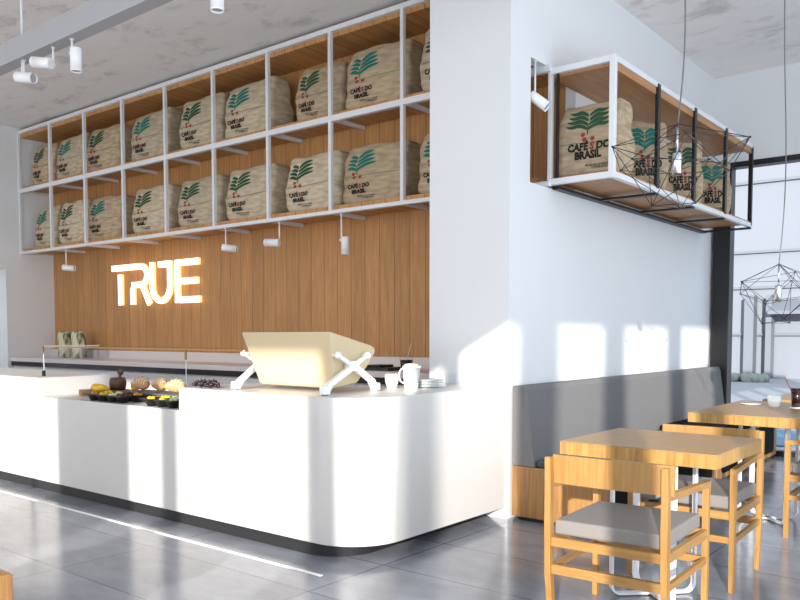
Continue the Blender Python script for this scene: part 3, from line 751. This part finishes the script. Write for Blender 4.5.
for s, X0_, XF in ((1, -3.440, -3.455), (-1, -4.345, -4.27)):
    bm = BM()
    hub = Vector((X0_-ox, 3.80-oy, 1.155-oz))
    nodes = [(X0_-ox, 3.655-oy, 1.228-oz), (X0_-ox, 3.935-oy, 1.222-oz)]
    feet = [(XF-ox+s*.015, 3.535-oy, .03), (XF-ox, 4.03-oy, .03)]
    mids = [(XF-ox+s*.012, 3.575-oy, 1.045-oz), (XF-ox+s*.012, 3.975-oy, 1.055-oz)]
    for nd in nodes:
        tube(bm, [hub, nd], [.016, .013], 12); sphere(bm, nd, .023)
        tube(bm, [nd, (nd[0]-s*.05, nd[1], nd[2])], .010, 8)
    for md, ft in zip(mids, feet):
        bar(bm, hub, md, .030, .034); 
        bar(bm, md, (ft[0], ft[1], .014), .036, .040)
    tube(bm, [(hub.x-s*.05, hub.y, hub.z), (hub.x-s*.01, hub.y, hub.z), (hub.x+s*.022, hub.y, hub.z)], [.034, .034, .030], 20)
    for md, ft in zip(mids, feet):
        box(bm, ft[0]-.024, ft[0]+.024, ft[1]-.026, ft[1]+.026, .005, .055, .005)
    obj('leg_frame', bm, 'lamp_white', em)
    for ft in feet:
        bm = BM(); lathe(bm, [(0, 0), (.02, 0), (.02, .005), (0, .005)], (ft[0], ft[1], 0), 14); obj('rubber_foot', bm, 'cord', em)

# crockery on the counter
def cup(name, x, y, z, r, h, label, handle=None, mat='ceramic', group=None):
    t = thing(name, label, 'cup', (x, y, z), 0, group)
    bm = BM(); lathe(bm, [(0, 0), (r*.68, 0), (r*.72, .004), (r*.9, h*.4), (r, h), (r*.93, h), (r*.83, h*.4), (r*.6, .008), (0, .006)], n=28); obj('bowl', bm, mat, t)
    if handle:
        bm = BM(); pts = [(math.cos(handle)*(r*.88+.03*math.sin(q)), math.sin(handle)*(r*.88+.03*math.sin(q)), h*.5+h*.3*math.cos(q)) for q in [math.pi*k/10 for k in range(11)]]
        tube(bm, pts, .005, 8); obj('handle', bm, mat, t)
    return t
cup('coffee_cup', -3.592, 4.372, Ztop, .052, .095, 'plain white handleless cup beside the coffee machine')
t = thing('white_jug', 'tall white lidded jug with a curved handle between the cup and plates', 'jug', (-3.385, 4.33, Ztop)); t.scale = (.95, .95, .84)
bm = BM(); lathe(bm, [(0, 0), (.046, 0), (.05, .006), (.056, .10), (.060, .165), (.064, .19), (.058, .192), (.05, .03), (0, .02)], n=32)
for v in bm.verts:
    if v.co.z > .17 and v.co.x > .045: v.co.x += .014
obj('jug_body', bm, 'ceramic', t)
bm = BM(); lathe(bm, [(0, .212), (.02, .211), (.046, .205), (.057, .194), (0, .194)], n=28); obj('lid', bm, 'ceramic', t)
bm = BM(); a = math.radians(200)
pts = [(math.cos(a)*(.052+.042*math.sin(q)), math.sin(a)*(.052+.042*math.sin(q)), .11+.062*math.cos(q)) for q in [math.pi*k/14 for k in range(15)]]
tube(bm, pts, .007, 10); obj('handle', bm, 'ceramic', t)
for i in range(5):
    bm = BM(); lathe(bm, [(0, 0), (.07, 0), (.075, .003), (.118, .010), (.12, .013), (.075, .007), (0, .006)], n=36)
    t = obj('plate', bm, 'ceramic', None, (-3.40+.003*(i % 2), 4.555-.002*i, Ztop+.0005+.0115*i)); tag(t, 'white plate, %s in the stack beside the jug' % ['lowest', 'second from the bottom', 'middle one', 'fourth from the bottom', 'topmost'][i], 'plate', 'stacked white plates on the counter')
bm = BM(); lathe(bm, [(0, 0), (.04, 0), (.05, .085), (.046, .085), (.036, .005), (0, .004)], n=24)
t = obj('tea_glass', bm, 'glass', None, (-3.455, 4.90, Ztop)); tag(t, 'clear handled tea glass behind the plate stack', 'glass')

# ---------------------------------------------------------------- banquette
def bench(y0, y1, label, cushmat, ztop, first):
    t = thing('banquette_bench', label, 'bench', (-3.0, y0, 0), 0, 'banquette benches along the white wall')
    Lb = y1-y0
    bm = BM(); box(bm, .002, .74, .003, .03, .03, .40, .003); obj('end_panel', bm, 'bench_wood', t)
    bm = BM(); box(bm, .002, .74, Lb-.03, Lb-.003, .03, .40, .003); obj('end_panel', bm, 'bench_wood', t)
    bm = BM(); box(bm, .04, .70, .03, Lb-.03, 0, .03); obj('plinth', bm, 'black_plinth', t)
    # front with rounded dark opening
    bm = BM(); box(bm, .71, .74, .03, Lb-.03, .03, .40, .0); obj('front_panel', bm, 'bench_wood', t)
    bm = BM(); r = .05; ya, yb, za, zb = .13, Lb-.13, .075, .39
    pts = arcp(ya+r, za+r, r, 180, 270, 6)+arcp(yb-r, za+r, r, 270, 360, 6)+arcp(yb-r, zb-r, r, 0, 90, 6)+arcp(ya+r, zb-r, r, 90, 180, 6)
    prism(bm, pts, .7401, .744, Matrix(((0, 0, 1, 0), (1, 0, 0, 0), (0, 1, 0, 0), (0, 0, 0, 1)))); obj('black_inset', bm, 'dark_cushion', t)
    bm = BM(); box(bm, .03, .71, .03, Lb-.03, .37, .40); obj('seat_board', bm, 'bench_wood', t)
    bm = BM(); box(bm, .196, .70, .012, Lb-.012, .401, ztop, .02, 3); obj('seat_cushion', bm, cushmat, t)
    return t
bench(5.034, 7.395, 'oak banquette bench nearest the counter with dark slate seat', 'slate_cushion', .46, True)
bench(7.40, 9.49, 'oak banquette bench by the window with black seat', 'dark_cushion', .50, False)
bb = thing('upholstered_panel', 'long grey upholstered panel along the white wall behind the benches', 'padded panel', (-3.0, 5.034, .402))
bm = BM(); Lb = 4.47
prism(bm, [(.0005, 0), (.19, 0), (.118, .55), (.105, .578), (.09, .583), (.0005, .583)], .0, Lb, Matrix(((1, 0, 0, 0), (0, 0, 1, 0), (0, 1, 0, 0), (0, 0, 0, 1))))
o = obj('upholstery', bm, 'fabric', bb); bv = o.modifiers.new('b', 'BEVEL'); bv.width = .008; bv.segments = 3; bv.limit_method = 'ANGLE'
for ch in col.objects:
    if ch.name.startswith('seat_cushion'): pass

# ---------------------------------------------------------------- tables
ZT = .797
def table(cx_, y0, y1, base, label, wx=.81, group='oak dining tables'):
    x0 = cx_-wx/2; x1 = cx_+wx/2
    t = thing('dining_table', label, 'table', (base[0], base[1], 0), 0, group)
    bxx, by = base
    bm = BM(); box(bm, x0-bxx, x1-bxx, y0-by, y1-by, ZT-.006, ZT, .0015); obj('table_top', bm, 'table_top', t)
    bm = BM(); box(bm, x0-bxx, x1-bxx, y0-by, y1-by, ZT-.070, ZT-.0062, .0015); obj('table_edge', bm, 'edge', t)
    h = .158
    for sgn in (1, -1):
        p0 = (-h, h*sgn); p1 = (h, -h*sgn); bm = BM(); n = 6; zz = .012 if sgn > 0 else .013
        pts = [(p0[0], p0[1], ZT-.070), (p0[0], p0[1], .06)]
        for k in range(1, 7):
            a = k/6*math.pi/2; f = .048*(1-math.cos(a)); pts.append((p0[0]+f*.7071, p0[1]-sgn*f*.7071, .06-.048*math.sin(a)))
        q = [(-x, -y_, z) for x, y_, z in pts[::-1]]
        pts = pts+q
        # flat strip section
        prev = None
        dirv = Vector((p1[0]-p0[0], p1[1]-p0[1], 0)).normalized(); side = Vector((-dirv.y, dirv.x, 0))
        rings = []
        for i, p in enumerate(pts):
            p = Vector(p); a = Vector(pts[max(i-1, 0)]); b_ = Vector(pts[min(i+1, len(pts)-1)]); d = (b_-a).normalized(); nn = side.cross(d).normalized()
            rings.append([bm.verts.new(p+side*sx_*.018+nn*sn*.006) for sx_, sn in ((-1, -1), (1, -1), (1, 1), (-1, 1))])
        for i in range(len(rings)-1):
            for k in range(4): bm.faces.new((rings[i][k], rings[i][(k+1) % 4], rings[i+1][(k+1) % 4], rings[i+1][k]))
        bm.faces.new(rings[0][::-1]); bm.faces.new(rings[-1])
        obj('leg_frame', bm, 'white_metal', t)
    bm = BM(); box(bm, -.16, .16, -.16, .16, ZT-.084, ZT-.0705); obj('mounting_plate', bm, 'white_metal', t)
    return t
table(-1.565, 3.80, 4.56, (-1.545, 4.03), 'oak dining table on white crossed legs nearest the viewer')
table(-1.575, 5.79, 7.14, (-1.53, 6.22), 'longer oak dining table with a white cup, behind the nearest table')
table(-1.47, 7.36, 8.3, (-1.45, 7.85), 'farthest oak dining table by the window, partly hidden by the cup and glass')

# ---------------------------------------------------------------- chairs
def make_chair():
    t = thing('dining_chair', '', 'chair')
    def sq(pts, ws, name):
        bm = BM(); rings = []
        for (x, y_, z), (a, b_) in zip(pts, ws): rings.append([bm.verts.new((x+i*a/2, y_+j*b_/2, z)) for i, j in ((-1, -1), (1, -1), (1, 1), (-1, 1))])
        for i in range(len(rings)-1):
            for k in range(4): bm.faces.new((rings[i][k], rings[i][(k+1) % 4], rings[i+1][(k+1) % 4], rings[i+1][k]))
        bm.faces.new(rings[0][::-1]); bm.faces.new(rings[-1])
        return obj(name, bm, 'oak_z', t)
    for s in (-1, 1):
        sq([(s*.276, .29, 0), (s*.276, .29, .656)], [(.026, .030), (.030, .032)], 'leg')
        sq([(s*.272, -.245, 0), (s*.269, -.285, .25), (s*.268, -.292, .5), (s*.268, -.292, .67), (s*.268, -.303, .798)], [(.027, .030), (.029, .038), (.030, .042), (.030, .038), (.028, .028)], 'leg')
        bm = BM(); bar(bm, (s*.268, -.27, .668), (s*.277, .308, .642), .030, .030); obj('armrest', bm, 'oak_y', t)
        bm = BM(); bar(bm, (s*.268, -.27, .405), (s*.277, .275, .405), .022, .042); obj('side_rail', bm, 'oak_y', t)
        bm = BM(); bar(bm, (s*.269, -.265, .275), (s*.277, .275, .275), .020, .030); obj('stretcher', bm, 'oak_y', t)
    bm = BM()
    n = 12
    for k in range(n):
        a = -.262+.555*k/n; b_ = a+.555/n
        ya = -.268-.018*math.cos(a*5); yb = -.268-.018*math.cos(b_*5)
        q = [(a, ya), (b_, yb), (b_, yb+.022), (a, ya+.022)]
        prism(bm, q, .675, .806)
    bmesh.ops.remove_doubles(bm, verts=bm.verts[:], dist=1e-5); obj('backrest', bm, 'oak_z', t)
    for y_ in (-.285, .285):
        bm = BM(); bar(bm, (-.262, y_, .405), (.262, y_, .405), .022, .042); obj('seat_rail', bm, 'oak_x', t)
    bm = BM(); bar(bm, (-.262, -.278, .275), (.262, -.278, .275), .022, .044); obj('stretcher', bm, 'oak_x', t)
    bm = BM(); bar(bm, (-.27, .285, .275), (.27, .285, .275), .022, .034); obj('stretcher', bm, 'oak_x', t)
    bm = BM(); box(bm, -.256, .256, -.262, .268, .433, .502, .012, 3); obj('seat_cushion', bm, 'cushion', t)
    return t
G = 'oak armchairs at the tables'
c0 = make_chair(); c0.location = (-1.492, 3.575, 0); c0.rotation_euler = (0, 0, .045); tag(c0, 'oak armchair with grey cushion nearest the viewer, its back turned', None, G)
dup(c0, (-1.512, 4.60, 0), math.pi+.02, 'oak armchair with grey cushion on the far side of the nearest table', G)
dup(c0, (-1.0, 6.0, 0), math.pi/2, 'oak armchair cut off by the right edge beside the longer table', G)

# things on the longer table
bm = BM(); lathe(bm, [(0, 0), (.05, 0), (.08, .008), (.082, .011), (.05, .005), (0, .004)], n=32)
t = obj('saucer', bm, 'ceramic', None, (-1.80, 6.72, ZT+.0005)); tag(t, 'white saucer on the longer table left of the white cup', 'saucer')
cup('coffee_cup', -1.600, 6.62, ZT+.0005, .052, .088, 'white handleless coffee cup standing on the longer oak table')
t = thing('glass_of_cola', 'glass of dark cola with a red straw at the right edge on the longer table', 'drink', (-1.445, 6.64, ZT+.0005))
bm = BM(); lathe(bm, [(0, 0), (.036, 0), (.048, .165), (.045, .165), (.033, .006), (0, .005)], n=24); obj('glass', bm, 'glass', t)
bm = BM(); lathe(bm, [(0, .007), (.033, .007), (.0435, .15), (0, .15)], n=24); obj('cola', bm, 'cola', t)
bm = BM(); tube(bm, [(.01, 0, .02), (-.085, -.02, .235)], .004, 6); obj('straw', bm, 'red_straw', t)
bm = BM(); lathe(bm, [(0, 0), (.055, 0), (.055, .004), (0, .004)], n=24); obj('coaster', bm, 'ceramic', t)

# ---------------------------------------------------------------- pendants
def pendant(x, y, z, label, seed, k_=1.0):
    t = thing('wire_pendant_lamp', label, 'pendant lamp', (x, y, z), 0, 'black wire pendant lamps')
    rnd = random.Random(seed); ap = Vector((0, 0, 0)); ph = rnd.random()*6
    A = [Vector((.36*math.cos(ph+k*1.2566), .36*math.sin(ph+k*1.2566), -.10+rnd.uniform(-.04, .03))) for k in range(5)]
    B = [Vector((.30*math.cos(ph+.63+k*1.2566), .30*math.sin(ph+.63+k*1.2566), -.24+rnd.uniform(-.04, .04))) for k in range(5)]
    Cn = [Vector((.13*math.cos(ph+.3+k*2.094), .13*math.sin(ph+.3+k*2.094), -.42+rnd.uniform(-.02, .02))) for k in range(3)]
    for v in A+B+Cn: v.x *= k_; v.y *= k_
    E = [(ap, a) for a in A]+[(ap, B[0]), (ap, B[2]), (ap, B[3])]
    for k in range(5): E += [(A[k], B[k]), (B[k], A[(k+1) % 5]), (A[k], A[(k+1) % 5]), (B[k], B[(k+1) % 5]), (B[k], Cn[(k*3//5) % 3]), (A[k], Cn[(k*3//5) % 3])]
    for k in range(3): E.append((Cn[k], Cn[(k+1) % 3]))
    bm = BM()
    for a, b_ in E: tube(bm, [a, b_], .0022 if k_ == 1.0 else .0018, 5)
    for p in [ap]+A+B+Cn: sphere(bm, p, .006, u=6, v=4)
    obj('wire_cage', bm, 'black_metal', t)
    bm = BM(); tube(bm, [(0, 0, 0), (0, 0, -.16)], .006, 8); obj('stem', bm, 'chrome', t)
    bm = BM(); lathe(bm, [(0, -.155), (.022, -.155), (.024, -.16), (.024, -.262), (.020, -.266), (.018, -.25), (0, -.25)], n=20); obj('lamp_socket', bm, 'chrome', t)
    bm = BM(); n = 24; hh = ZC-z; pts = []
    for k in range(n+1):
        u = k/n; pts.append((.035*math.sin(u*5.2)*(1-u)+.0*u, .02*math.sin(u*4), u*hh))
    tube(bm, pts, .0042, 6); obj('cord', bm, 'cord', t)
    bm = BM(); lathe(bm, [(0, hh), (.05, hh), (.05, hh-.02), (0, hh-.025)], n=20); obj('ceiling_rose', bm, 'white_metal', t)
pendant(-1.555, 4.30, 2.483, 'black geometric wire pendant in front of the projecting shelf', 4)
pendant(-1.49, 6.2, 1.865, 'black geometric wire pendant hanging low in front of the window', 9, .84)

# wooden block at the lower left corner
t = thing('oak_side_table', 'corner of an oak block table at the lower left edge', 'table', (-3.30, 1.10, 0))
bm = BM(); box(bm, -.6, .276, -.5, .305, .35, .45, .003); obj('table_slab', bm, 'bench_wood', t)
bm = BM(); box(bm, -.55, .20, -.45, .23, 0, .35, .003); obj('base', bm, 'bench_wood', t)
